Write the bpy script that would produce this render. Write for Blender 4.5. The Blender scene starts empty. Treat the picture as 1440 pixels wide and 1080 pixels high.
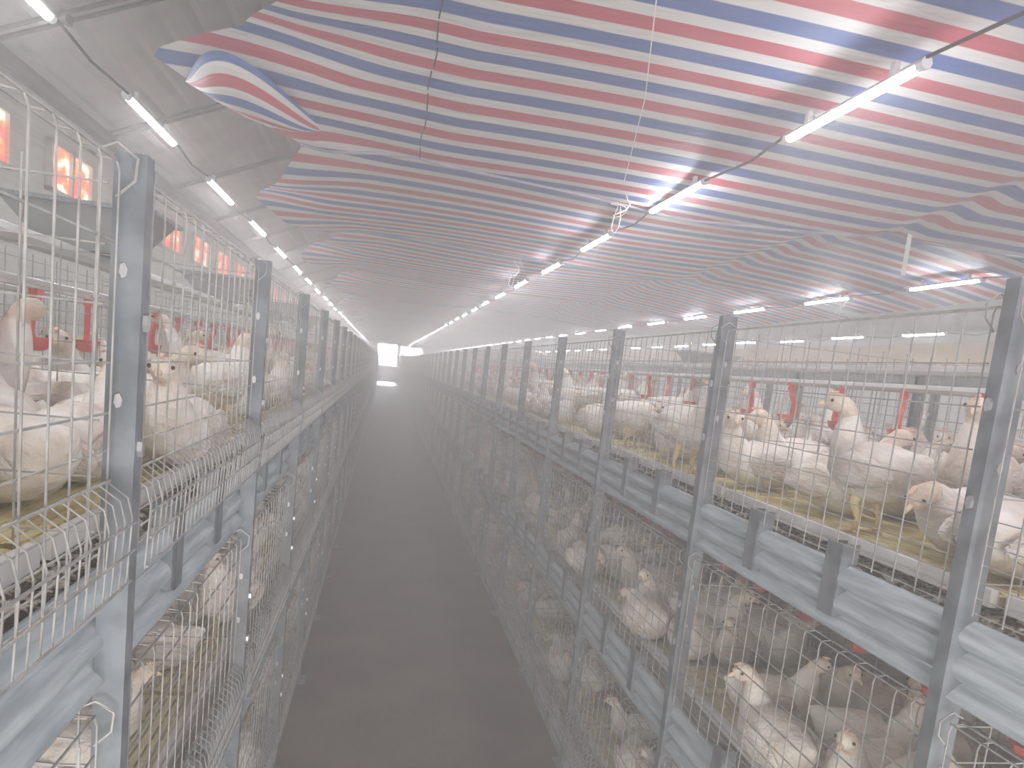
import bpy, math, random
from mathutils import Vector
random.seed(7)
sc = bpy.context.scene
COL = sc.collection

# ------------------------------------------------------------------ camera
H = 1.73
F, PX, PY = 1000.0, 720.0, 650.0
d1 = Vector(((541 - PX) / F, (505 - PY) / F, 1)).normalized()
d2 = Vector((math.sin(-.0875), math.cos(-.0875), 0)); d2 = (d2 - d1 * d2.dot(d1)).normalized()
d3 = d2.cross(d1)
cam = bpy.data.cameras.new('camera'); co = bpy.data.objects.new('camera', cam); COL.objects.link(co)
from mathutils import Matrix
rt = Vector((d3[0], d1[0], -d2[0])); dn = Vector((d3[1], d1[1], -d2[1])); fw = Vector((d3[2], d1[2], -d2[2]))
up = -dn
co.matrix_world = Matrix(((rt[0], up[0], -fw[0], 0), (rt[1], up[1], -fw[1], 0), (rt[2], up[2], -fw[2], H), (0, 0, 0, 1)))
cam.sensor_width = 36; cam.lens = F / 1440 * 36; cam.shift_y = (PY - 540) / 1440
cam.clip_start = .02; cam.clip_end = 200
sc.camera = co

# ------------------------------------------------------------------ light and colour management
LAMP = 115.0         # strength of the LED tubes
SKY = 320.0          # overcast sky seen through the far openings
HAZE = .088         # scattering per metre
w = bpy.data.worlds.new('sky'); sc.world = w; w.use_nodes = True
w.node_tree.nodes['Background'].inputs[0].default_value = (.93, .96, 1, 1)
w.node_tree.nodes['Background'].inputs[1].default_value = SKY
vs = sc.view_settings
vs.view_transform = 'Standard'; vs.look = 'None'; vs.gamma = 1; vs.use_curve_mapping = False
vs.exposure = -0.2
cy = sc.cycles
cy.max_bounces = 8; cy.diffuse_bounces = 5; cy.glossy_bounces = 2; cy.transmission_bounces = 2; cy.volume_bounces = 2
cy.transparent_max_bounces = 6; cy.use_denoising = True; cy.sample_clamp_indirect = 4; cy.use_light_tree = True
cy.caustics_reflective = False; cy.caustics_refractive = False

FILL = 270.0          # added fill lamp behind the camera, lifts the lower cages; rear wall is closed
la = bpy.data.lights.new('fill_light', 'AREA'); la.shape = 'RECTANGLE'; la.size = 2.6; la.size_y = 1.4; la.energy = FILL; la.color = (1, .985, .965)
lo_ = bpy.data.objects.new('fill_light', la); COL.objects.link(lo_); lo_.location = (.35, -2.1, .85); lo_.rotation_euler = (math.radians(90), 0, 0)

# ------------------------------------------------------------------ materials
def nodes(name):
    m = bpy.data.materials.new(name); m.use_nodes = True
    nt = m.node_tree; return m, nt, nt.nodes['Principled BSDF']
def N(nt, t, **k):
    n = nt.nodes.new(t)
    for a, v in k.items():
        if a in n.inputs: n.inputs[a].default_value = v
        else: setattr(n, a, v)
    return n
def mat(name, c1, c2=None, scale=8, rough=.6, metal=0., bump=0., bscale=None, rand=0., detail=4, lo=.35, hi=.65, stretch=None):
    m, nt, b = nodes(name); L = nt.links.new
    b.inputs['Roughness'].default_value = rough; b.inputs['Metallic'].default_value = metal
    c2 = c2 or c1
    tc = N(nt, 'ShaderNodeTexCoord'); src = tc.outputs['Object']
    if stretch:
        mp = N(nt, 'ShaderNodeMapping'); mp.inputs['Scale'].default_value = stretch; L(src, mp.inputs[0]); src = mp.outputs[0]
    nz = N(nt, 'ShaderNodeTexNoise', Scale=scale, Detail=detail); L(src, nz.inputs['Vector'])
    r = N(nt, 'ShaderNodeValToRGB'); e = r.color_ramp.elements
    e[0].position = lo; e[0].color = (*c1, 1); e[1].position = hi; e[1].color = (*c2, 1)
    L(nz.outputs[0], r.inputs[0]); out = r.outputs[0]
    if rand:
        oi = N(nt, 'ShaderNodeObjectInfo'); hs = N(nt, 'ShaderNodeHueSaturation')
        mr = N(nt, 'ShaderNodeMapRange'); mr.inputs[3].default_value = 1 - rand; mr.inputs[4].default_value = 1 + rand * .4
        L(oi.outputs['Random'], mr.inputs[0]); L(mr.outputs[0], hs.inputs['Value']); L(out, hs.inputs['Color']); out = hs.outputs[0]
    L(out, b.inputs['Base Color'])
    if bump:
        n2 = N(nt, 'ShaderNodeTexNoise', Scale=bscale or scale * 4, Detail=3); L(src, n2.inputs['Vector'])
        bp = N(nt, 'ShaderNodeBump', Strength=bump, Distance=.01); L(n2.outputs[0], bp.inputs['Height']); L(bp.outputs[0], b.inputs['Normal'])
    return m
def emit(name, col, s):
    m, nt, b = nodes(name); nt.nodes.remove(b)
    e = N(nt, 'ShaderNodeEmission', Color=(*col, 1), Strength=s); nt.links.new(e.outputs[0], nt.nodes['Material Output'].inputs[0]); return m

M = {}
M['galv'] = mat('galvanised_steel', (.15, .172, .188), (.24, .265, .285), 14, .45, .25, stretch=(6, .6, 6))
M['post'] = mat('post_steel', (.12, .135, .15), (.20, .22, .24), 20, .5, .2)
M['wire'] = mat('wire_coating', (.27, .265, .255), (.43, .42, .41), 30, .4, .25)
M['plastic_floor'] = mat('slatted_plastic_floor', (.42, .33, .10), (.78, .70, .36), 9, .7, 0, .5, 60)
M['lower_floor'] = mat('lower_slatted_floor', (.46, .40, .22), (.70, .64, .42), 9, .7, 0, .5, 60)
M['edge'] = mat('floor_edge_plastic', (.55, .54, .52), (.72, .71, .69), 10, .5)
M['manure'] = mat('manure', (.12, .075, .045), (.95, .90, .78), 45, .9, 0, .8, 80, lo=.47, hi=.56)
M['belt'] = mat('belt', (.50, .46, .40), (.72, .69, .64), 6, .8)
M['concrete'] = mat('aisle_concrete', (.072, .049, .035), (.125, .088, .064), 2.2, .55, 0, .25, 30, detail=8)
M['roof'] = mat('roof_sheet', (.52, .55, .55), (.62, .65, .65), 3, .5)
M['wall'] = mat('wall_sheet', (.60, .60, .56), (.70, .69, .65), 2, .6, stretch=(1, .2, 30))
M['beige'] = mat('beige_panel', (.58, .35, .15), (.66, .44, .21), 2, .6)
M['dark'] = mat('dark_steel', (.12, .13, .14), (.2, .21, .22), 12, .5, .4)
M['eave'] = mat('eave_pipe', (.05, .052, .055), (.09, .09, .095), 6, .8)
M['edge_shade'] = mat('tarpaulin_edge_shade', (.22, .23, .32), (.40, .36, .42), 6, .7)  # dark tone imitating the shadow along the sheet edges
M['cable'] = mat('cable', (.06, .06, .065), None, 10, .6)
M['string'] = mat('white_string', (.85, .84, .82), None, 10, .8)
M['red'] = mat('red_plastic', (.56, .06, .06), (.66, .11, .10), 10, .4)
M['pipe'] = mat('pale_pipe', (.40, .40, .39), (.50, .50, .48), 6, .4)
M['maroon'] = mat('maroon_board', (.22, .035, .04), (.33, .06, .06), 8, .6)
M['hopper'] = mat('hopper_steel', (.20, .225, .22), (.29, .31, .30), 5, .5, .3)
M['feather'] = mat('white_feathers', (.66, .57, .48), (.92, .88, .82), 7, .9, 0, 1.0, 38, rand=.2, detail=6, lo=.30, hi=.60)
M['headf'] = mat('head_feathers', (.66, .50, .38), (.86, .77, .64), 22, .85, 0, .6, 60, rand=.25)
M['wing'] = mat('wing_feathers', (.66, .57, .48), (.90, .85, .79), 12, .9, 0, 1.0, 50, rand=.2, stretch=(1, 3, 3))
M['eye'] = mat('eye', (.02, .015, .012), None, 5, .15)
M['beak'] = mat('beak', (.66, .48, .32), (.76, .60, .44), 20, .4)
M['comb'] = mat('comb', (.74, .46, .38), (.82, .58, .48), 20, .6)
M['leg'] = mat('leg', (.70, .52, .22), (.76, .6, .32), 20, .6)
M['cap'] = mat('lamp_cap', (.75, .76, .78), None, 10, .4)
M['tube'] = emit('led_diffuser', (.96, .98, 1.0), LAMP)
M['bolt'] = mat('bolt', (.55, .55, .57), None, 10, .35, .8)

def tarp_mat():
    m, nt, b = nodes('striped_tarp'); L = nt.links.new
    b.inputs['Roughness'].default_value = .55
    uv = N(nt, 'ShaderNodeUVMap'); sx = N(nt, 'ShaderNodeSeparateXYZ'); L(uv.outputs[0], sx.inputs[0])
    nz = N(nt, 'ShaderNodeTexNoise', Scale=1.6, Detail=2); L(uv.outputs[0], nz.inputs['Vector'])
    a = N(nt, 'ShaderNodeMath', operation='MULTIPLY_ADD'); a.inputs[1].default_value = .03
    L(nz.outputs[0], a.inputs[0]); L(sx.outputs[1], a.inputs[2])
    fr = N(nt, 'ShaderNodeMath', operation='FRACT'); L(a.outputs[0], fr.inputs[0])
    r = N(nt, 'ShaderNodeValToRGB'); cr = r.color_ramp; cr.interpolation = 'LINEAR'
    R, B, W = (.52, .10, .14, 1), (.085, .145, .38, 1), (.72, .71, .70, 1)
    while len(cr.elements) < 8: cr.elements.new(.5)
    for e, (p, c) in zip(cr.elements, ((.0, R), (.27, R), (.29, W), (.48, W), (.50, B), (.77, B), (.79, W), (.98, W))): e.position = p; e.color = c
    L(fr.outputs[0], r.inputs[0]); L(r.outputs[0], b.inputs['Base Color'])
    n2 = N(nt, 'ShaderNodeTexNoise', Scale=5.0, Detail=4); L(uv.outputs[0], n2.inputs['Vector'])
    bp = N(nt, 'ShaderNodeBump', Strength=.35, Distance=.03); L(n2.outputs[0], bp.inputs['Height']); L(bp.outputs[0], b.inputs['Normal'])
    return m
M['tarp'] = tarp_mat()
def glow_pane():
    m, nt, b = nodes('orange_red_window'); L = nt.links.new
    tc = N(nt, 'ShaderNodeTexCoord'); mp = N(nt, 'ShaderNodeMapping'); mp.inputs['Scale'].default_value = (1, 3.0, 7)
    L(tc.outputs['Object'], mp.inputs[0])
    nz = N(nt, 'ShaderNodeTexNoise', Scale=1.3, Detail=3); L(mp.outputs[0], nz.inputs['Vector'])
    r = N(nt, 'ShaderNodeValToRGB'); cr = r.color_ramp
    cr.elements[0].position = .36; cr.elements[0].color = (.9, .10, .10, 1); cr.elements[1].position = .66; cr.elements[1].color = (1, .95, .8, 1)
    e = cr.elements.new(.52); e.color = (1, .22, .08, 1)
    L(nz.outputs[0], r.inputs[0]); nt.nodes.remove(b)
    em = N(nt, 'ShaderNodeEmission', Strength=2.6); L(r.outputs[0], em.inputs[0]); L(em.outputs[0], nt.nodes['Material Output'].inputs[0])
    return m
M['glow'] = glow_pane()
def haze_mat():
    m, nt, b = nodes('haze'); nt.nodes.remove(b)
    v = N(nt, 'ShaderNodeVolumeScatter', Density=HAZE, Anisotropy=.25); v.inputs['Color'].default_value = (.965, .96, .95, 1)
    nt.links.new(v.outputs[0], nt.nodes['Material Output'].inputs['Volume']); return m
M['haze'] = haze_mat()

# ------------------------------------------------------------------ mesh helpers
class MB:
    def __init__(s): s.v = []; s.f = []; s.m = []; s.uv = None
    def quadmesh(s, rows, close=True, cap=True, mi=0):
        b = len(s.v); n = len(rows[0])
        for r in rows: s.v += [tuple(p) for p in r]
        for i in range(len(rows) - 1):
            for j in range(n if close else n - 1):
                j2 = (j + 1) % n
                s.f.append((b + i * n + j, b + i * n + j2, b + (i + 1) * n + j2, b + (i + 1) * n + j)); s.m.append(mi if not callable(mi) else mi(i))
        if cap and close:
            s.f.append(tuple(b + j for j in range(n))[::-1]); s.m.append(mi if not callable(mi) else mi(0))
            s.f.append(tuple(b + (len(rows) - 1) * n + j for j in range(n))); s.m.append(mi if not callable(mi) else mi(len(rows) - 2))
        return s
    def box(s, x0, x1, y0, y1, z0, z1, mi=0):
        x0, x1 = min(x0, x1), max(x0, x1); y0, y1 = min(y0, y1), max(y0, y1)
        return s.quadmesh([[(x0, y0, z0), (x1, y0, z0), (x1, y1, z0), (x0, y1, z0)], [(x0, y0, z1), (x1, y0, z1), (x1, y1, z1), (x0, y1, z1)]], mi=mi)
    def wire(s, pts, r, n=4, mi=0):
        P = [Vector(p) for p in pts]; rows = []
        for i, p in enumerate(P):
            t = (P[min(i + 1, len(P) - 1)] - P[max(i - 1, 0)]).normalized()
            a = Vector((0, 0, 1)) if abs(t.z) < .8 else Vector((0, 1, 0))
            u = t.cross(a).normalized(); q = u.cross(t)
            rr = r[i] if isinstance(r, (list, tuple)) else r
            rows.append([p + u * (rr * math.cos(2 * math.pi * k / n + .785)) + q * (rr * math.sin(2 * math.pi * k / n + .785)) for k in range(n)])
        return s.quadmesh(rows, mi=mi)
    def ball(s, c, rx, ry, rz, n=8, k=5, mi=0):
        rows = []
        for i in range(k + 1):
            a = math.pi * i / k; rr = max(math.sin(a), .02)
            rows.append([(c[0] + rx * rr * math.cos(2 * math.pi * j / n), c[1] + ry * rr * math.sin(2 * math.pi * j / n), c[2] - rz * math.cos(a)) for j in range(n)])
        return s.quadmesh(rows, mi=mi)
    def prism(s, prof, y0, y1, close=True):      # profile in x,z swept along y
        return s.quadmesh([[(x, y0, z) for x, z in prof], [(x, y1, z) for x, z in prof]], close=close, cap=close)
    def add(s, o, mtx, mi=None):
        b = len(s.v); s.v += [tuple(mtx @ Vector(p)) for p in o.v]
        s.f += [tuple(i + b for i in f) for f in o.f]; s.m += o.m if mi is None else [mi] * len(o.m); return s
    def mesh(s, name, mats, smooth=False):
        me = bpy.data.meshes.new(name); me.from_pydata(s.v, [], s.f)
        for x in (mats if isinstance(mats, (list, tuple)) else [mats]): me.materials.append(x)
        if any(s.m): me.polygons.foreach_set('material_index', s.m)
        if smooth: me.polygons.foreach_set('use_smooth', [True] * len(me.polygons))
        if s.uv:
            l = me.uv_layers.new(name='UVMap')
            vi = [0] * len(me.loops); me.loops.foreach_get('vertex_index', vi)
            l.data.foreach_set('uv', [c for i in vi for c in s.uv[i]])
        me.update(); return me
def link(name, me, parent=None, loc=(0, 0, 0), rot=0):
    o = bpy.data.objects.new(name, me); COL.objects.link(o); o.location = loc; o.rotation_euler.z = rot
    if parent: o.parent = parent
    return o
def tag(o, label=None, cat=None, group=None, kind=None):
    for k, v in (('label', label), ('category', cat), ('group', group), ('kind', kind)):
        if v: o[k] = v
    return o
def copy_tree(src, loc, rot=0, scale=1):
    r = src.copy(); COL.objects.link(r); r.location = loc; r.rotation_euler.z = rot; r.scale = (scale,) * 3
    for ch in src.children:
        c = ch.copy(); COL.objects.link(c); c.parent = r
        for g in ch.children:
            d = g.copy(); COL.objects.link(d); d.parent = c
    return r
ONES = 'first second third fourth fifth sixth seventh eighth ninth tenth eleventh twelfth thirteenth fourteenth fifteenth sixteenth seventeenth eighteenth nineteenth'.split()
TENS = {20: 'twent', 30: 'thirt', 40: 'fort', 50: 'fift'}
def nth(i):                                    # 0-based
    n = i + 1
    if n < 20: return ONES[n - 1]
    t, u = n // 10 * 10, n % 10
    return TENS[t] + 'ieth' if not u else TENS[t] + 'y-' + ONES[u - 1]

def proj(p):
    q = Vector((p[0], p[1], p[2] - H)); c = q.dot(fw)
    return (PX + F * q.dot(rt) / c, PY + F * q.dot(dn) / c, c) if c > .05 else (-9e3, -9e3, c)
def in_view(p):
    a, b, c = proj(p); return 0 < a < 1440 and 0 < b < 1080

# ------------------------------------------------------------------ the house
X0, X1, Y0, Y1 = -2.6, 7.0, -2.2, 49.0
EAVE = 3.40
RIDGE_X = 2.2; SL = math.tan(math.radians(24)); RIDGE_Z = EAVE + (RIDGE_X - X0) * SL
def struct(name, mb, m, label=None):
    o = link(name, mb.mesh(name, m)); o['kind'] = 'structure'
    if label: o['label'] = label
    return o
struct('floor', MB().box(X0, X1, Y0, Y1, -.1, 0), M['concrete'], 'brown grey concrete floor of the aisle between the cages')
mb = MB()                                      # corrugated left wall
n = 40; prof = []
for i in range(n + 1): prof.append((X0 + (.012 if i % 2 else -.0), EAVE * i / n))
prof += [(X0 - .08, EAVE), (X0 - .08, 0)]
struct('wall_left', mb.prism(prof, Y0, Y1), M['wall'], 'pale ribbed side wall behind the cages on the left')
struct('wall_right', MB().box(X1, X1 + .08, Y0, Y1, 0, EAVE), M['wall'])
struct('trim_1', MB().box(X1 - .03, X1, Y0, Y1, 2.10, 2.72), M['beige'], 'beige panel band along the far right wall')
struct('wall_back', MB().box(X0, X1, Y0 - .08, Y0, 0, RIDGE_Z), M['wall'])
DX0, DX1, DZ = -.55, .85, 3.05
WX0, WX1, WZ0, WZ1 = 1.0, 2.45, 2.1, 2.98
mb = MB()
for a in ((X0, DX0, 0, RIDGE_Z), (DX0, DX1, DZ, RIDGE_Z), (DX1, WX0, 0, RIDGE_Z), (WX0, WX1, 0, WZ0), (WX0, WX1, WZ1, RIDGE_Z), (WX1, X1, 0, RIDGE_Z)):
    mb.box(a[0], a[1], Y1, Y1 + .12, a[2], a[3])
struct('wall_front', mb, M['wall'], 'end wall far down the aisle with a bright doorway and opening')
mb = MB()
for a, b_, c, d in ((DX0, DX0 + .06, 0, DZ), (DX1 - .06, DX1, 0, DZ), (DX0, DX1, DZ - .06, DZ)): mb.box(a, b_, Y1 - .05, Y1 + .02, c, d)
d_ = struct('door_1', mb, M['dark'], 'open doorway blazing with outdoor light at the end of the aisle')
link('half_door', MB().box(DX0 + .06, DX1 - .06, Y1 - .02, Y1 + .02, .22, 1.35).mesh('half_door', M['dark']), d_)
mb = MB()
for a, b_, c, d in ((WX0, WX0 + .05, WZ0, WZ1), (WX1 - .05, WX1, WZ0, WZ1), (WX0, WX1, WZ1 - .05, WZ1), (WX0, WX1, WZ0, WZ0 + .05)): mb.box(a, b_, Y1 - .05, Y1 + .02, c, d)
struct('window_1', mb, M['dark'], 'bright opening right of the doorway in the far end wall')
mb = MB()                                      # roof with ribs across the slope
n = 96; prof = []
for i in range(n + 1):
    x = X0 - .1 + (RIDGE_X - X0 + .1) * i / n; prof.append((x, EAVE + (x - X0) * SL + (.02 if i % 4 == 0 else 0)))
prof += [(X1 + .1, EAVE), (X1 + .1, EAVE + .08), (RIDGE_X, RIDGE_Z + .1), (X0 - .1, EAVE + .06)]
struct('ceiling', mb.prism(prof, Y0, Y1 + .1), M['roof'], 'sloping grey metal roof above the cages on the left')
for i in range(24):                            # rafters on the left slope
    y = 1.2 + i * 1.95; mb = MB()
    for dy in (-.05, .05): mb.wire([(X0, y + dy, EAVE - .05), (RIDGE_X, y + dy, RIDGE_Z - .05)], .014, 6)
    mb.box(X0 + .5, X0 + .53, y - .05, y + .05, EAVE + .5 * SL - .08, EAVE + .5 * SL - .02); mb.box(X0 + 1.5, X0 + 1.53, y - .05, y + .05, EAVE + 1.5 * SL - .08, EAVE + 1.5 * SL - .02)
    struct('trim_%d' % (i + 2), mb, M['dark'])
tag(struct('beam_eave', MB().wire([(X0 + .09, Y0, EAVE - .06), (X0 + .09, Y1, EAVE - .06)], .06, 8), M['eave']), 'dark pipe running under the eave of the left roof slope')
for i in range(26):                            # lit windows in the left wall
    y = 5.1 + i * 1.36; mb = MB()
    z0, z1 = 2.70, 3.08
    for a in ((y - .4, y - .36, z0, z1), (y + .36, y + .4, z0, z1), (y - .4, y + .4, z0, z0 + .03), (y - .4, y + .4, z1 - .03, z1), (y - .02, y + .02, z0, z1)): mb.box(X0 + .012, X0 + .05, *a)
    o = struct('window_%d' % (i + 2), mb, M['wall'], 'small window glowing orange red in the left wall, %s from camera' % nth(i))
    link('pane', MB().box(X0 + .013, X0 + .02, y - .37, y + .37, z0 + .02, z1 - .02).mesh('pane', M['glow']), o)
struct('ceiling_plain', MB().box(4.15, X1, Y0, Y1, 2.86, 2.88), M['roof'], 'plain grey ceiling sheet beyond the striped tarpaulin')
hz = link('haze', MB().box(X0 + .03, X1 - .04, Y0 + .02, Y1 - .06, .002, 5.45).mesh('haze', M['haze'])); tag(hz, 'white mist hanging in the whole poultry house', 'haze', kind='stuff')

# ------------------------------------------------------------------ striped tarpaulins
def smooth(a, b, x):
    t = min(1, max(0, (x - a) / (b - a))); return t * t * (3 - 2 * t)
def interp(x, pts):
    for (x0, y0), (x1, y1) in zip(pts, pts[1:]):
        if x <= x1: t = max(0, (x - x0) / (x1 - x0)); return y0 + (y1 - y0) * t
    return pts[-1][1]
def tarp(idx, ya, yb, period, left, label, hA, hB, phase=0.):
    mb = MB(); nx, ny = 72, max(30, int((yb - ya) * 14)); mb.uv = []; rows = []
    for j in range(ny + 1):
        t = j / ny; row = []
        for i in range(nx + 1):
            s = i / nx; y = ya + (yb - ya) * t
            xl = interp(y, left); x = xl + (4.25 - xl) * s
            far = 0
            if idx == 0: far = interp(x, ((-.93, -.22), (-.35, .02), (.07, -.06), (1.5, .24), (2.5, -.1), (3.3, -.16), (4.3, -.1))) * smooth(1.2, 3.5, y)
            yy = y + far
            if idx == 0:
                h = 1.0 - .085 * smooth(2.4, 3.6, yy) + .07 * max(0, .2 - x) + .012 * math.sin(1.9 * x) - .03 * smooth(2.5, 3.9, x)
            else:
                yy += .2 * smooth(2.4, 3.3, x) * (1 - t) * (idx == 1)
                h = hA + (hB - hA) * smooth(0, 1, t) + .018 * math.sin(1.9 * x + 1.3 * idx) + .015 * math.sin(2.3 * y + x)
                h -= .12 * max(0, (x - 2.5) / 1.2) * (1 - .75 * t) * (1 if idx < 6 else .4)
            h += .03 * smooth(0, .12, .12 - abs(x - 2.5))
            h += .04 * (1 - smooth(xl, xl + .5, x)) * math.sin(5 * y + idx)
            row.append((x, yy, H + h)); mb.uv.append((x, (yy - (.16 * max(0, x - 2.5) if idx else 0)) / period + phase))
        rows.append(row)
    mb.quadmesh(rows, close=False)
    o = link('striped_tarpaulin', mb.mesh('striped_tarpaulin', M['tarp'], True))
    if idx < 4: link('edge_shade', MB().wire([(p[0], p[1], p[2] - .004) for p in rows[-1]], .009, 6).mesh('edge_shade', M['edge_shade'], True), o)  # dark cord standing in for the shadow line at the far edge
    return tag(o, label, 'tarpaulin', 'striped tarpaulin sheets of the ceiling')
left0 = ((-3, -.30), (1.8, -.30), (2.25, -.36), (2.8, -.58), (3.2, -.95), (3.34, -.75), (3.55, -.36), (4, -.3))
t0 = tarp(0, Y0 + .25, 3.5, .27, left0, 'nearest red white and blue striped tarpaulin sheet, directly overhead with a folded corner', 1.0, .965, .527)
bounds = [3.38, 5.95, 8.6, 11.6, 14.8, 18.2, 22, 27, 33, 40, Y1 - .12]
for i in range(len(bounds) - 1):
    a, b_ = bounds[i], bounds[i + 1]; m_ = a + (b_ - a) * .72
    lf = ((a, -.25), (a + .2, -.3), ((a + m_) / 2, -.62), (m_, -.95), (b_ - .15, -.75), (b_, -.66))
    tarp(i + 1, a, b_, .32, lf, 'red white and blue striped tarpaulin sheet, %s back from camera' % nth(i + 1), 1.04, .955, .37 * i)
# folded corner of the nearest sheet, hanging as a lens shaped loop
mb = MB(); mb.uv = []; rows = []
A = [(-.80, 3.06), (-.62, 3.17), (-.45, 3.36), (-.30, 3.50)]
for j in range(15):
    s = j / 14; row = []
    for i in range(21):
        t = i / 20
        ex = -.84 + .52 * t; ey = 3.08 + .36 * t
        bul = math.sin(math.pi * t ** .9) ** 1.25
        y = ey + (s - 1) * .58 * bul + .05 * bul
        z = H + .965 - .07 * bul * math.sin(math.pi * s) - .05 * s * bul
        row.append((ex + .05 * s * bul, y, z)); mb.uv.append((ex, .6 + (s * 2.5) * (.45 + .55 * bul)))
    rows.append(row)
mb.quadmesh(rows, close=False)
fl = link('folded_corner', mb.mesh('folded_corner', M['tarp'], True), t0); fl['label'] = 'loosely folded over corner of the striped sheet'
mb = MB()                                      # stitched seam
for k in range(9):
    yy = [1.95 + k * .17 + q * .045 for q in range(4)]
    mb.wire([(.075 + .006 * math.sin(7 * y + k), y, H + 1.0 - .085 * smooth(2.4, 3.6, y) + .004) for y in yy], .0032, 4)
o = link('seam_thread', mb.mesh('seam_thread', M['cable']), t0)

# ------------------------------------------------------------------ LED tubes
PL = 1.28
def tube_proto():
    r = bpy.data.objects.new('led_tube', None); COL.objects.link(r)
    half = lambda a0, a1, rr: [(rr * math.cos(a0 + (a1 - a0) * i / 8), rr * math.sin(a0 + (a1 - a0) * i / 8)) for i in range(9)]
    link('diffuser', MB().prism(half(math.pi, math.pi * 2.0, .016), -.30, .30).mesh('diffuser', M['tube']), r)
    link('housing', MB().prism(half(0, math.pi, .0168), -.30, .30).mesh('housing', M['cap']), r)
    for s in (-1, 1):
        link('end_cap', MB().wire([(0, s * .30, 0), (0, s * .325, 0)], .0165, 8).mesh('end_cap', M['cap']), r)
    for y in (-.2, .2): link('mounting_clip', MB().box(-.008, .008, y - .01, y + .01, .012, .05).mesh('mounting_clip', M['cap']), r)
    return r
tp = tube_proto(); used = False
for row, (x, ph, name, n0) in enumerate(((-1.06, 2.19, 'above the cages on the left of the aisle', 37), (1.277, 2.04, 'above the cages just right of the aisle', 37), (3.585, 4.27 - 2 * PL, 'farther right, second cage row', 37), (5.66, 5.6 - 2 * PL, 'far right, near the beige wall', 20))):
    vis = 0
    mbw = MB(); pts = []
    for k in range(n0):
        y = ph + (k - 1) * PL
        if y > Y1 - 1: break
        o = tp if not used else copy_tree(tp, (0, 0, 0)); used = True
        o.location = (x + random.uniform(-.01, .01), y, H + .9 + random.uniform(-.008, .008))
        if in_view((x, y - .25, H + .9)) or in_view((x, y + .28, H + .9)):
            if vis < 14: tag(o, 'glowing LED tube %s, %s from camera' % (name, nth(vis)), 'lamp', 'LED tubes of the row ' + name)
            else: tag(o, 'tiny distant LED tube %s, beyond the fourteenth' % name, 'lamp', 'distant LED tubes ' + name)
            vis += 1
        else: tag(o, 'LED tube %s, before those in view' % name, 'lamp', 'unseen LED tubes ' + name)
        pts += [(x, y - .33, H + .905), (x, y + .33, H + .905), (x + .01, y + PL / 2 - .06, H + .87 + .02 * random.random())]
    c = link('lamp_cable', mbw.wire(pts, .005, 4).mesh('lamp_cable', M['cable']))
    tag(c, 'thin dark cable linking the LED tubes %s' % name, 'cable')

# ------------------------------------------------------------------ cages
TIER = [('top', 1.415), ('middle', .777), ('bottom', .139)]
SIDES = {'R': dict(x=.95, s=1, y=.972, p=.975, nm='right of the aisle'), 'L': dict(x=-.318, s=-1, y=.95, p=.92, nm='left of the aisle')}
DEPTH = .72
ROD = [.02, .045, .07, .098, .13, .17, .215, .275, .345, .415]
def cage_parts(side, tier, far=False):
    S = SIDES[side]; s, P = S['s'], S['p']; top = .505 if tier == 0 else .47
    out = []
    mb = MB(); r = .0014
    nv = 16 if not far else 10
    for z in ([*ROD, top] if not far else ROD[1::3] + [top]): mb.wire([(0, .03, z), (0, P - .03, z)], r if z < .2 else r * 1.25)
    for i in range(nv + 1):
        y = .035 + (P - .07) * i / nv
        mb.wire([(-s * .004, y, .015), (-s * .004, y, top - .012), (0, y, top), (s * .022, y, top + .002)] if not far else [(0, y, .015), (0, y, top)], r)
    if not far: mb.wire([(s * .022, .03, top + .002), (s * .022, P - .03, top + .002)], r * 1.3)
    for y in (.032, P - .032):                  # loop hinges beside the posts
        mb.wire([(0, y, top - .04), (-s * .02, y, top - .02), (-s * .022, y, top + .005), (0, y, top + .02), (s * .02, y, top + .01)], r * 1.3)
    out.append(('front_panel', mb, 'wire'))
    if side == 'L' or tier == 2:                                # comb shaped feed guard
        mb = MB(); nc = 34 if not far else 14
        for i in range(nc + 1):
            y = .035 + (P - .07) * i / nc
            mb.wire([(-s * .03, y, .005), (-s * .034, y, .09), (-s * .028, y, .115), (-s * .005, y, .132)], .0012)
        for (dx, z) in ((-.034, .01), (-.037, .05), (-.037, .085), (-.006, .134)): mb.wire([(s * dx, .03, z), (s * dx, P - .03, z)], .0017)
        out.append(('feed_guard', mb, 'wire'))
    mb = MB()
    if far: mb.box(s * .09, s * .7, .01, P - .01, .024, .036)
    else:
        for i in range(28):
            x = .09 + .61 * i / 28; mb.box(s * x, s * (x + .016), .012, P - .012, .024, .036)
        for i in range(9): y = .02 + (P - .04) * i / 8; mb.box(s * .09, s * .7, y - .008, y + .008, .020, .035)
    out.append(('slatted_floor', mb, 'plastic_floor' if tier == 0 else 'lower_floor'))
    out.append(('floor_edge', MB().box(s * .075, s * .09, .015, P - .015, .016, .046), 'edge'))
    mb = MB()
    for i in range(7): z = .06 + (top - .08) * i / 6; mb.wire([(s * .02, 0, z), (s * .7, 0, z)], .0016)
    for i in range(9): x = .03 + .66 * i / 8; mb.wire([(s * x, 0, .03), (s * x, 0, top)], .0016)
    out.append(('divider_panel', mb, 'wire'))
    mb = MB()
    for i in range(6): z = .06 + (top - .08) * i / 5; mb.wire([(s * DEPTH, .01, z), (s * DEPTH, P - .01, z)], .0016)
    for i in range(12): y = .03 + (P - .06) * i / 11; mb.wire([(s * DEPTH, y, .03), (s * DEPTH, y, top)], .0016)
    out.append(('back_panel', mb, 'wire'))
    if tier > 0:
        mb = MB()
        for i in range(4): y = .05 + i * (P - .02) / 4; mb.box(s * (DEPTH + .01), s * (DEPTH + .016), y, y + .13, .2, top - .02)
        out.append(('rear_board', mb, 'maroon'))
    return out
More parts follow.
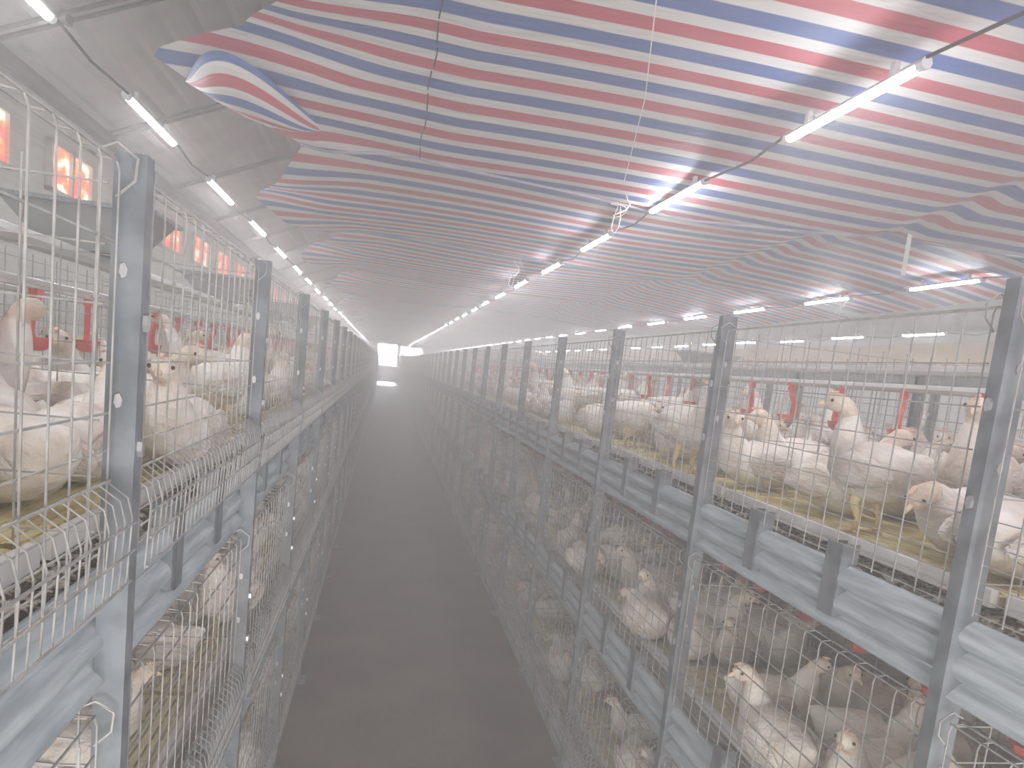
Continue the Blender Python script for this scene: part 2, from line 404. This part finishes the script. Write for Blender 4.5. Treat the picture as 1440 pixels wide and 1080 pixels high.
NEAR, KMAX = 11, 34
rest = MB()
for sd, S in SIDES.items():
    for ti, (tn, zt) in enumerate(TIER):
        parts = [(n_, mb.mesh(n_, M[m_])) for n_, mb, m_ in cage_parts(sd, ti)]
        fm = MB(); mats = []
        for n_, mb, m_ in cage_parts(sd, ti, True):
            if n_ == 'divider_panel' or n_ == 'back_panel': continue
            if M[m_] not in mats: mats.append(M[m_])
            fm.add(mb, Matrix(), mats.index(M[m_]))
        fme = fm.mesh('wire_cage', mats); proto = None
        for k in range(-1, KMAX):
            loc = (S['x'], S['y'] + k * S['p'], zt)
            if k < NEAR:
                if proto is None:
                    o = bpy.data.objects.new('wire_cage', None); COL.objects.link(o); o.location = loc
                    for n_, me in parts: link(n_, me, o)
                    proto = o
                else: o = copy_tree(proto, loc)
            else: o = link('wire_cage', fme, None, loc)
            if k < 16: tag(o, '%s tier wire cage bay %s, %s from camera' % (tn, S['nm'], nth(k + 1)), 'cage', 'wire cages, %s tier %s' % (tn, S['nm']))
            else: tag(o, 'hazy distant %s tier wire cage bay %s, past the seventeenth' % (tn, S['nm']), 'cage', 'hazy wire cages, %s tier %s' % (tn, S['nm']))
        fm2 = MB()
        for n_, mb, m_ in cage_parts(sd, ti, True):
            if n_ in ('front_panel', 'slatted_floor'): fm2.add(mb, Matrix())
        for k in range(KMAX, 49): rest.add(fm2, Matrix.Translation((S['x'], S['y'] + k * S['p'], zt)))
        if sd == 'R':                          # rear halves of the right row and the row beyond the next aisle
            for k in range(0, 16):
                rest.add(fm2, Matrix.Translation((2.42, S['y'] + k * S['p'], zt)) @ Matrix.Diagonal((-1, 1, 1, 1)))
                if ti < 2: rest.add(fm2, Matrix.Translation((3.35, S['y'] + (k + 1) * S['p'], zt)))
        else:
            for k in range(0, 12):
                rest.add(fm2, Matrix.Translation((-1.79, S['y'] + k * S['p'], zt)) @ Matrix.Diagonal((-1, 1, 1, 1)))
tag(link('distant_wire_cages', rest.mesh('distant_wire_cages', M['wire'])), 'wire mesh of the cage rows behind and far down the house', 'cage', kind='stuff')

# side rails: W profile sheet with short brackets
def rail(x, s, zt, y0, P, label, nb, group):
    x += s * .03
    prof = [(-.004 - .026 * abs(math.sin(2 * math.pi * q / 24)) ** .75, -.106 * q / 24) for q in range(25)]
    prof += [(-.010, -.108), (-.034, -.130), (-.032, -.133), (.002, -.110), (.006, -.002)]
    mb = MB().prism([(x + s * a * 1.0, zt + b_) for a, b_ in prof], -1.2, Y1 - .6)
    r = bpy.data.objects.new('side_rail', None); COL.objects.link(r)
    link('sheet_rail', mb.mesh('sheet_rail', M['galv'], True), r)
    bm_ = MB().box(-s * .035, -s * .029, -.022, .022, -.108, .045).box(-s * .035, s * .01, -.022, -.018, -.108, .045).box(-s * .035, s * .01, .018, .022, -.108, .045)
    me = bm_.mesh('bracket', M['post'])
    b0 = None
    for k in range(-1, nb):
        for t in (1 / 3, 2 / 3): link('bracket', me, r, (x, y0 + (k + t) * P, zt))
    return tag(r, label, 'rail', group)
for sd, S in SIDES.items():
    for tn, zt in TIER:
        rail(S['x'], S['s'], zt, S['y'], S['p'], 'long ridged grey steel rail under the %s tier cages %s' % (tn, S['nm']), 24, 'ridged side rails under the cages')
for tn, zt in TIER[:2]:
    rail(3.35, 1, zt, .972, .975, 'ridged grey steel rail under the %s tier of the row beyond the right cages' % tn, 12, 'ridged side rails under the cages')
# belts and manure
for sd, S in SIDES.items():
    for tn, zt in TIER:
        s = S['s']
        o = link('manure_belt', MB().box(S['x'] + s * .05, S['x'] + s * 1.43, -1.2, Y1 - .7, zt - .075, zt - .07).mesh('manure_belt', M['belt']))
        tag(o, 'dirty brown belt under the %s tier cages %s' % (tn, S['nm']), 'belt', 'manure belts')
    mb = MB(); s = S['s']
    for i in range(900):
        y = -.2 + 13 * random.random() ** 1.5; x = .062 + .26 * random.random(); r = random.uniform(.007, .017)
        mb.ball((S['x'] + s * x, y, 1.415 - .05 + r * .3 + .025 * max(0, (.1 - abs(x - .12)) / .1)), r, r * 1.3, r * .6, 6, 3)
    rows = []
    for j in range(1000):
        y = -1 + 14 * j / 159; rows.append([(S['x'] + s * (.05 + .4 * i / 7), y, 1.415 - .069 + (.055 * math.sin(math.pi * min(1, i / 4.)) * (.5 + .5 * math.sin(y * 9 + i) * math.sin(y * 5.1)) + .012 * random.random() if i < 7 else 0)) for i in range(8)])
    mb.quadmesh(rows, close=False)
    tag(link('manure', mb.mesh('manure', M['manure'])), 'dark manure with white flecks on the top belt %s' % S['nm'], 'manure', kind='stuff')

# posts: open channel with bolts
def post_parts(s, wd, dp):
    mb = MB().box(-s * .004, 0, -wd / 2, wd / 2, 0, 1).box(0, s * dp, -wd / 2, -wd / 2 + .004, 0, 1).box(0, s * dp, wd / 2 - .004, wd / 2, 0, 1)
    b2 = MB()
    for z in (.19, .23, .5, .56, .82, .90):
        b2.wire([(-s * .004, .0, z), (-s * .010, .0, z)], .006, 6)
        b2.wire([(s * dp * .5, -wd / 2, z + .03), (s * dp * .5, -wd / 2 - .004, z + .03)], .005, 6)
    return mb.add(b2, Matrix(), 1)
for sd, S in list(SIDES.items()) + [('C', dict(x=3.35, s=1, y=.972, p=.975, nm='beyond the right cages')), ('B', dict(x=2.44, s=-1, y=.972, p=.975, nm='behind the right cages'))]:
    s = S['s']; q = post_parts(s, .027, .032 if sd == 'L' else .04)
    q.v = [(x, y, z * (1.935 if sd == 'L' else 1.96)) for x, y, z in q.v]
    foot = MB().box(-s * .03, s * .06, -.05, .05, 0, .008)
    me = [q.mesh('channel', [M['post'], M['bolt']]), foot.mesh('foot_plate', M['post'])]
    proto = None; k0 = 0
    for k in range(0, 36 if sd in 'RL' else 12):
        loc = (S['x'] - s * (.022 if sd == 'L' else .008), S['y'] + k * S['p'], 0)
        if proto is None:
            o = bpy.data.objects.new('upright_post', None); COL.objects.link(o); o.location = loc; proto = o
            for n_, m_ in zip(('channel', 'foot_plate'), me): link(n_, m_, o)
        else: o = copy_tree(proto, loc)
        if not any(in_view((loc[0], loc[1], z)) for z in (.4, 1.2, 1.5, 1.9)): k0 = k + 1
        if k < k0: tag(o, 'upright post %s, before the first one in view' % S['nm'], 'post', 'near upright posts ' + S['nm'])
        elif k < 16: tag(o, 'galvanised upright post %s, %s from camera' % (S['nm'], nth(k - k0)), 'post', 'upright posts ' + S['nm'])
        else: tag(o, 'hazy distant upright post %s, past the sixteenth' % S['nm'], 'post', 'hazy upright posts ' + S['nm'])

# drinker lines with red cups
def drinker_cup(s):
    m = MB()
    m.box(-.012, .012, -.010, .010, -.01, .02)
    m.quadmesh([[(dx + a, b_, z) for a, b_ in ((-.009, -.007), (.009, -.007), (.009, .007), (-.009, .007))] for dx, z in ((.0, -.01), (-.004, -.03), (-.018, -.055), (-.022, -.085), (-.014, -.105))])
    m.quadmesh([[(.008 + rr * math.cos(t), rr * math.sin(t), z) for t in [i * math.pi / 4 for i in range(8)]] for rr, z in ((.012, -.128), (.026, -.118), (.033, -.098), (.029, -.098), (.02, -.113))], cap=True)
    return m
for sd, S in SIDES.items():
    for tn, zt in TIER:
        s = S['s']; x = S['x'] + s * (.50 if sd == 'R' else .46); z = zt + .375
        r = bpy.data.objects.new('drinker_line', None); COL.objects.link(r); r.location = (x, 0, z)
        link('water_pipe', MB().wire([(0, -.8, .02), (0, 30, .02)], .012, 8).mesh('water_pipe', M['pipe']), r)
        me = drinker_cup(s).mesh('red_drinker_cup', M['red'])
        for k in range(42):
            link('red_drinker_cup', me, r, (0, -.2 + k * .285, 0), random.uniform(-.9, .9) + (1.57 if k % 2 else -1.57))
        tag(r, 'water pipe with red drinker cups in the %s tier cages %s' % (tn, S['nm']), 'drinker', 'drinker lines')
# pale feed pipes and rails seen across the right cages
for (x, z, r_, nm) in ((2.30, 1.935, .022, 'upper pale pipe across the back of the right cages'), (2.30, 1.855, .016, 'lower pale pipe across the back of the right cages')):
    o = link('feed_pipe', MB().wire([(x, -.5, z), (x, 30, z)], r_, 8).mesh('feed_pipe', M['pipe'])); tag(o, nm, 'pipe', 'pale pipes')
o = link('feed_pipe', MB().wire([(-1.70, -.5, 1.87), (-1.70, 30, 1.87)], .022, 8).mesh('feed_pipe', M['pipe'])); tag(o, 'pale pipe across the back of the left cages', 'pipe', 'pale pipes')
o = link('box_rail', MB().box(3.38, 3.46, .3, 32, 1.92, 2.0).mesh('box_rail', M['galv'])); tag(o, 'grey box rail along the cage row beyond the right cages', 'rail')
o = link('feed_pipe', MB().wire([(-1.15, -.5, 1.985), (-1.15, 30, 1.985)], .03, 8).mesh('feed_pipe', M['pipe'])); tag(o, 'pale pipe along the top of the left cages below the hoppers', 'pipe', 'pale pipes')

# feed hoppers on top of the rows
def hopper(loc, L_, label):                      # trough lying across the row
    r = bpy.data.objects.new('feed_hopper', None); COL.objects.link(r); r.location = loc
    ring = lambda ix, iy, z: [(-L_ / 2 + ix, -.17 + iy, z), (L_ / 2 - ix, -.17 + iy, z), (L_ / 2 - ix, .17 - iy, z), (-L_ / 2 + ix, .17 - iy, z)]
    link('bin', MB().quadmesh([ring(.14, .05, 0), ring(0, 0, .17), ring(.008, .008, .17), ring(.14, .058, .012)]).mesh('bin', M['hopper']), r)
    mb = MB(); h = L_ / 2
    for a in ((-h - .02, -h, -.19, .19), (h, h + .02, -.19, .19), (-h, h, -.19, -.17), (-h, h, .17, .19)): mb.box(a[0], a[1], a[2], a[3], .16, .176)
    link('rim', mb.mesh('rim', M['galv']), r)
    tag(r, label, 'hopper', 'feed hoppers on the cages')
for i, y in enumerate((3.2, 5.6, 8.0, 10.4)): hopper((-1.19, y, 2.018), .54, 'grey trough shaped feed hopper on top of the left cages, %s from camera' % nth(i))
hopper((3.42, 7.3, 2.0), .6, 'grey feed hopper above the row beyond the right cages')

# loose strings hanging from the tarpaulin
def string(x, y, z, label, seed):
    rnd = random.Random(seed); pts = [(x, y, H + 1.0), (x + .01, y, z + .06)]
    for i in range(26):
        a = i * .62; pts.append((x + .03 * math.cos(a) * (1 + .5 * rnd.random()) - .0015 * i, y + .02 * math.sin(a * 1.3), z + .05 * math.sin(a * .5) - .004 * i))
    for k in range(8): pts.append((x - .04 - .02 * math.sin(k * .8), y, z - .06 - .13 * math.sin(math.pi * k / 7)))
    o = link('hanging_string', MB().wire(pts, .0028, 4).mesh('hanging_string', M['string'])); tag(o, label, 'string', 'loose strings')
string(1.10, 3.5, H + .93, 'looped white string dangling beside the second lamp of the centre row', 1)
string(1.06, 6.25, H + .93, 'knotted white string hanging from the striped sheet farther back', 2)
string(3.55, 5.25, H + .90, 'tangled white string under the second lamp of the right row', 3)
tag(link('white_cord', MB().wire([(1.02, 3.32, H + .94), (.78, 2.42, H + .96), (.56, 1.75, H + .98)], .0025, 4).mesh('white_cord', M['string'])), 'thin straight white cord under the nearest striped sheet', 'cord')
tag(link('hanging_tape', MB().box(2.56, 2.585, 3.35, 3.352, H + .72, H + .97).mesh('hanging_tape', M['string'])), 'short white tape hanging from the striped sheet on the right', 'tape')

# ------------------------------------------------------------------ chickens
def chicken(spine, standing, low=False):
    """spine: rows (x, y, z, half width, half height, material) tail to head; one continuous lofted body"""
    P = [Vector(p[:3]) for p in spine]; rows = []; n = 14 if not low else 7
    for i, p in enumerate(P):
        t = (P[min(i + 1, len(P) - 1)] - P[max(i - 1, 0)]).normalized()
        side = Vector((-t.y, t.x, 0)) if abs(t.z) < .97 else Vector((0, 1, 0)); side.normalize()
        upv = t.cross(side); upv = upv if upv.length else Vector((1, 0, 0))
        rows.append([p + side * (spine[i][3] * math.cos(2 * math.pi * k / n)) + upv * (spine[i][4] * math.sin(2 * math.pi * k / n)) for k in range(n)])
    body = MB().quadmesh(rows, mi=lambda i: 1 if i >= len(P) - 6 else 0)
    hd = P[-3]; fwd = (P[-1] - P[-4]).normalized(); side = Vector((-fwd.y, fwd.x, 0)).normalized(); upv = fwd.cross(side) * -1
    if upv.z < 0: upv = -upv
    dz = 0
    parts = []
    hw = spine[-3][3]
    for s in (-1, 1):
        e = MB().ball(hd + side * (s * hw * .93) + upv * .006 + fwd * .004, .0050, .0050, .0050, 8, 6)
        parts.append(('eye', e, 'eye'))
    bk = MB(); tip = P[-1]
    bk.wire([tip - fwd * .012, tip + fwd * .008, tip + fwd * .020 - upv * .006], [.010, .0075, .0015], 6); parts.append(('beak', bk, 'beak'))
    c = MB()
    for j, (t, hgt) in enumerate(((-.012, .003), (-.004, .005), (.004, .005), (.012, .003))): c.ball(hd + fwd * t + upv * (spine[-3][4] + .002), .007, .004, hgt, 6, 4)
    parts.append(('comb', c, 'comb'))
    mid = P[4]
    for s in (-1, 1):
        wg = MB(); rws = []
        for q, (dx, dzz, ww, hh) in enumerate(((-.135, -.005, .004, .008), (-.11, .0, .010, .028), (-.05, .004, .016, .047), (.01, .006, .019, .055), (.05, .008, .016, .045), (.075, .008, .004, .012))):
            yy = s * (.082 + .012 * math.sin(math.pi * q / 5))
            rws.append([(mid.x + dx, mid.y + yy + ww * math.cos(a), mid.z + dzz + hh * math.sin(a)) for a in [i * math.pi / 4 for i in range(8)]])
        wg.quadmesh(rws); parts.append(('wing', wg, 'wing'))
    if standing:
        for s in (-1, 1):
            lg = MB(); x = mid.x + .01
            lg.wire([(x - .01, s * .04, mid.z - .05), (x + .012, s * .042, mid.z - .09), (x - .012, s * .042, .045), (x, s * .042, .008)], [.024, .016, .008, .008], 6)
            for dx, dy in ((.045, 0), (.035, .025), (.035, -.025), (-.025, 0)): lg.wire([(x, s * .042, .008), (x + dx, s * .042 + dy, .004)], [.007, .004], 5)
            parts.append(('leg', lg, 'leg'))
    return body, parts
def spine(z, neck, hw=1.):
    b = [(-.185, 0, z + .062, .006, .008), (-.165, 0, z + .055, .030, .022), (-.13, 0, z + .03, .062, .052), (-.075, 0, z + .008, .090, .082), (-.01, 0, z, .100, .092), (.05, 0, z + .004, .094, .088), (.095, 0, z + .022, .070, .070)]
    return b + neck
def neckpath(x, z, pts):
    rad = [(.050, .050), (.040, .040), (.030, .031), (.026, .027), (.029, .030), (.027, .029), (.014, .016), (.005, .006)]
    return [(a, b_, c, r[0], r[1]) for (a, b_, c), r in zip(pts, rad)]
POSES = {}
z = .095
POSES['sitting'] = (spine(z, neckpath(0, 0, [(.118, 0, z + .075), (.125, 0, z + .105), (.132, .0, z + .125), (.142, 0, z + .142), (.157, .0, z + .152), (.175, .0, z + .153), (.192, 0, z + .148), (.198, 0, z + .146)])), False)
POSES['dozing'] = (spine(z, neckpath(0, 0, [(.122, 0, z + .045), (.135, .006, z + .06), (.148, .012, z + .067), (.160, .018, z + .067), (.174, .022, z + .06), (.190, .026, z + .048), (.203, .03, z + .036), (.207, .031, z + .032)])), False)
POSES['sideways'] = (spine(z, neckpath(0, 0, [(.116, .006, z + .075), (.124, .012, z + .108), (.128, .020, z + .132), (.132, .032, z + .15), (.134, .050, z + .158), (.134, .069, z + .157), (.134, .086, z + .152), (.134, .091, z + .150)])), False)
z = .185
POSES['standing'] = (spine(z, neckpath(0, 0, [(.118, 0, z + .08), (.125, 0, z + .12), (.130, 0, z + .150), (.138, 0, z + .172), (.153, 0, z + .184), (.172, 0, z + .185), (.190, 0, z + .180), (.196, 0, z + .178)])), True)
POSES['alert'] = (spine(z, neckpath(0, 0, [(.112, .004, z + .085), (.114, .008, z + .125), (.116, .015, z + .158), (.120, .026, z + .182), (.130, .042, z + .193), (.142, .058, z + .193), (.154, .072, z + .188), (.158, .076, z + .186)])), True)
POSES['feeding'] = (spine(z, neckpath(0, 0, [(.128, 0, z + .02), (.155, 0, z + .0), (.180, 0, z - .025), (.198, 0, z - .052), (.208, 0, z - .075), (.214, 0, z - .095), (.218, 0, z - .112), (.219, 0, z - .118)])), True)
protos, lows = {}, {}
WORD = {'sitting': 'sitting white chicken', 'dozing': 'dozing white chicken', 'sideways': 'sitting chicken looking sideways', 'standing': 'standing white chicken', 'alert': 'standing chicken with raised neck', 'feeding': 'white chicken pecking downwards'}
meshes = {}
for nm, (sp, st) in POSES.items():
    body, parts = chicken(sp, st)
    meshes[nm] = (body.mesh('body', [M['feather'], M['headf']], True), [(pn, p.mesh(pn, M[pm], pn != 'comb')) for pn, p, pm in parts])
    lows[nm] = chicken(sp, st, True)[0]
cand = []
rnd = random.Random(11)
def fill(sd, ti, k, n, xr, x0, s, rear=False):
    S = SIDES.get(sd) or dict(p=.975, y=.972); zt = TIER[ti][1] + .036; got = []
    for tr in range(1000):
        if len(got) >= n: break
        a = rnd.random() * 6.28; sc_ = rnd.uniform(.72, .88) * (1 if ti else 1.08)
        m_ = .15 * sc_
        # keep the whole bird between front wire and rear mesh, and inside its bay
        ex, ey = abs(math.cos(a)) * .20 * sc_ + .06, abs(math.sin(a)) * .20 * sc_ + .06
        if xr - 2 * ex < 0 or S['p'] - 2 * ey < 0: continue
        lx = ex + (xr - 2 * ex) * rnd.random(); ly = ey + (S['p'] - 2 * ey) * rnd.random()
        cs = [(lx + d * math.cos(a) * sc_, ly + d * math.sin(a) * sc_) for d in (-.10, 0, .09)]
        if any((u[0] - v[0]) ** 2 + (u[1] - v[1]) ** 2 < (.138 * sc_) ** 2 for g in got for u in g[0] for v in cs): continue
        pose = rnd.choices(list(POSES), (6, 2, 5, 2.2, 2.0, 1) if ti == 0 else (6, 3, 5, 1, 1, 1))[0]
        got.append((cs, pose)); wx, wy = x0 + s * lx, S['y'] + k * S['p'] + ly
        yaw = a if s > 0 else math.pi - a
        px, py, c = proj((wx, wy, zt + .12))
        inside = -40 < px < 1480 and -20 < py < 1110
        score = (1 / c) * (1 if inside else .001) * (.75 if rear else 1) * (1 - .25 * lx / xr)
        cand.append((score, pose, (wx, wy, zt), yaw, sc_, sd, ti, k, ly, inside, rear))
for sd, S in SIDES.items():
    for ti in range(3):
        for k in range(-1, 26):
            if k == -1 and sd == 'R' and ti == 2: continue
            fill(sd, ti, k, 22 if k < 14 else 10, DEPTH, S['x'], S['s'])
            if k < 9 and k >= 0: fill(sd, ti, k, 9, DEPTH, S['x'] + S['s'] * .73, S['s'], True)
for ti in range(2):
    for k in range(1, 9): fill('C', ti, k, 7, .7, 3.37, 1, True)
cand.sort(key=lambda c: -c[0])
near = [c for c in cand if c[9] and not (c[10] and c[5] == 'C')][:300]; ids = set(id(c) for c in near)
bays = {}
for c in near: bays.setdefault((c[5], c[6], c[7], c[10]), []).append(c)
roots = {}
for (sd, ti, k, rear), L_ in bays.items():
    L_.sort(key=lambda c: c[8])
    for i, c in enumerate(L_):
        pose = c[1]
        if pose not in roots:
            o = bpy.data.objects.new('chicken', None); COL.objects.link(o); o.location = c[2]; o.rotation_euler.z = c[3]; o.scale = (c[4],) * 3; roots[pose] = o
            link('body', meshes[pose][0], o)
            for pn, me in meshes[pose][1]: link(pn, me, o)
        else: o = copy_tree(roots[pose], c[2], c[3], c[4])
        tag(o, '%s, %s from near end of %s %s %scage on %s' % (WORD[pose], nth(i), nth(k + 1), TIER[ti][0], 'rear ' if rear else '', 'right' if sd == 'R' else 'left'), 'chicken', 'white chickens in the %s tier cages %s' % (TIER[ti][0], SIDES[sd]['nm']))
mb = MB()
for c in cand:
    if id(c) in ids: continue
    mb.add(lows[c[1]], Matrix.Translation(c[2]) @ Matrix.Rotation(c[3], 4, 'Z') @ Matrix.Scale(c[4], 4))
tag(link('distant_chickens', mb.mesh('distant_chickens', [M['feather'], M['headf']], True)), 'the many other white chickens deeper inside and farther along the cages', 'chicken', kind='stuff')
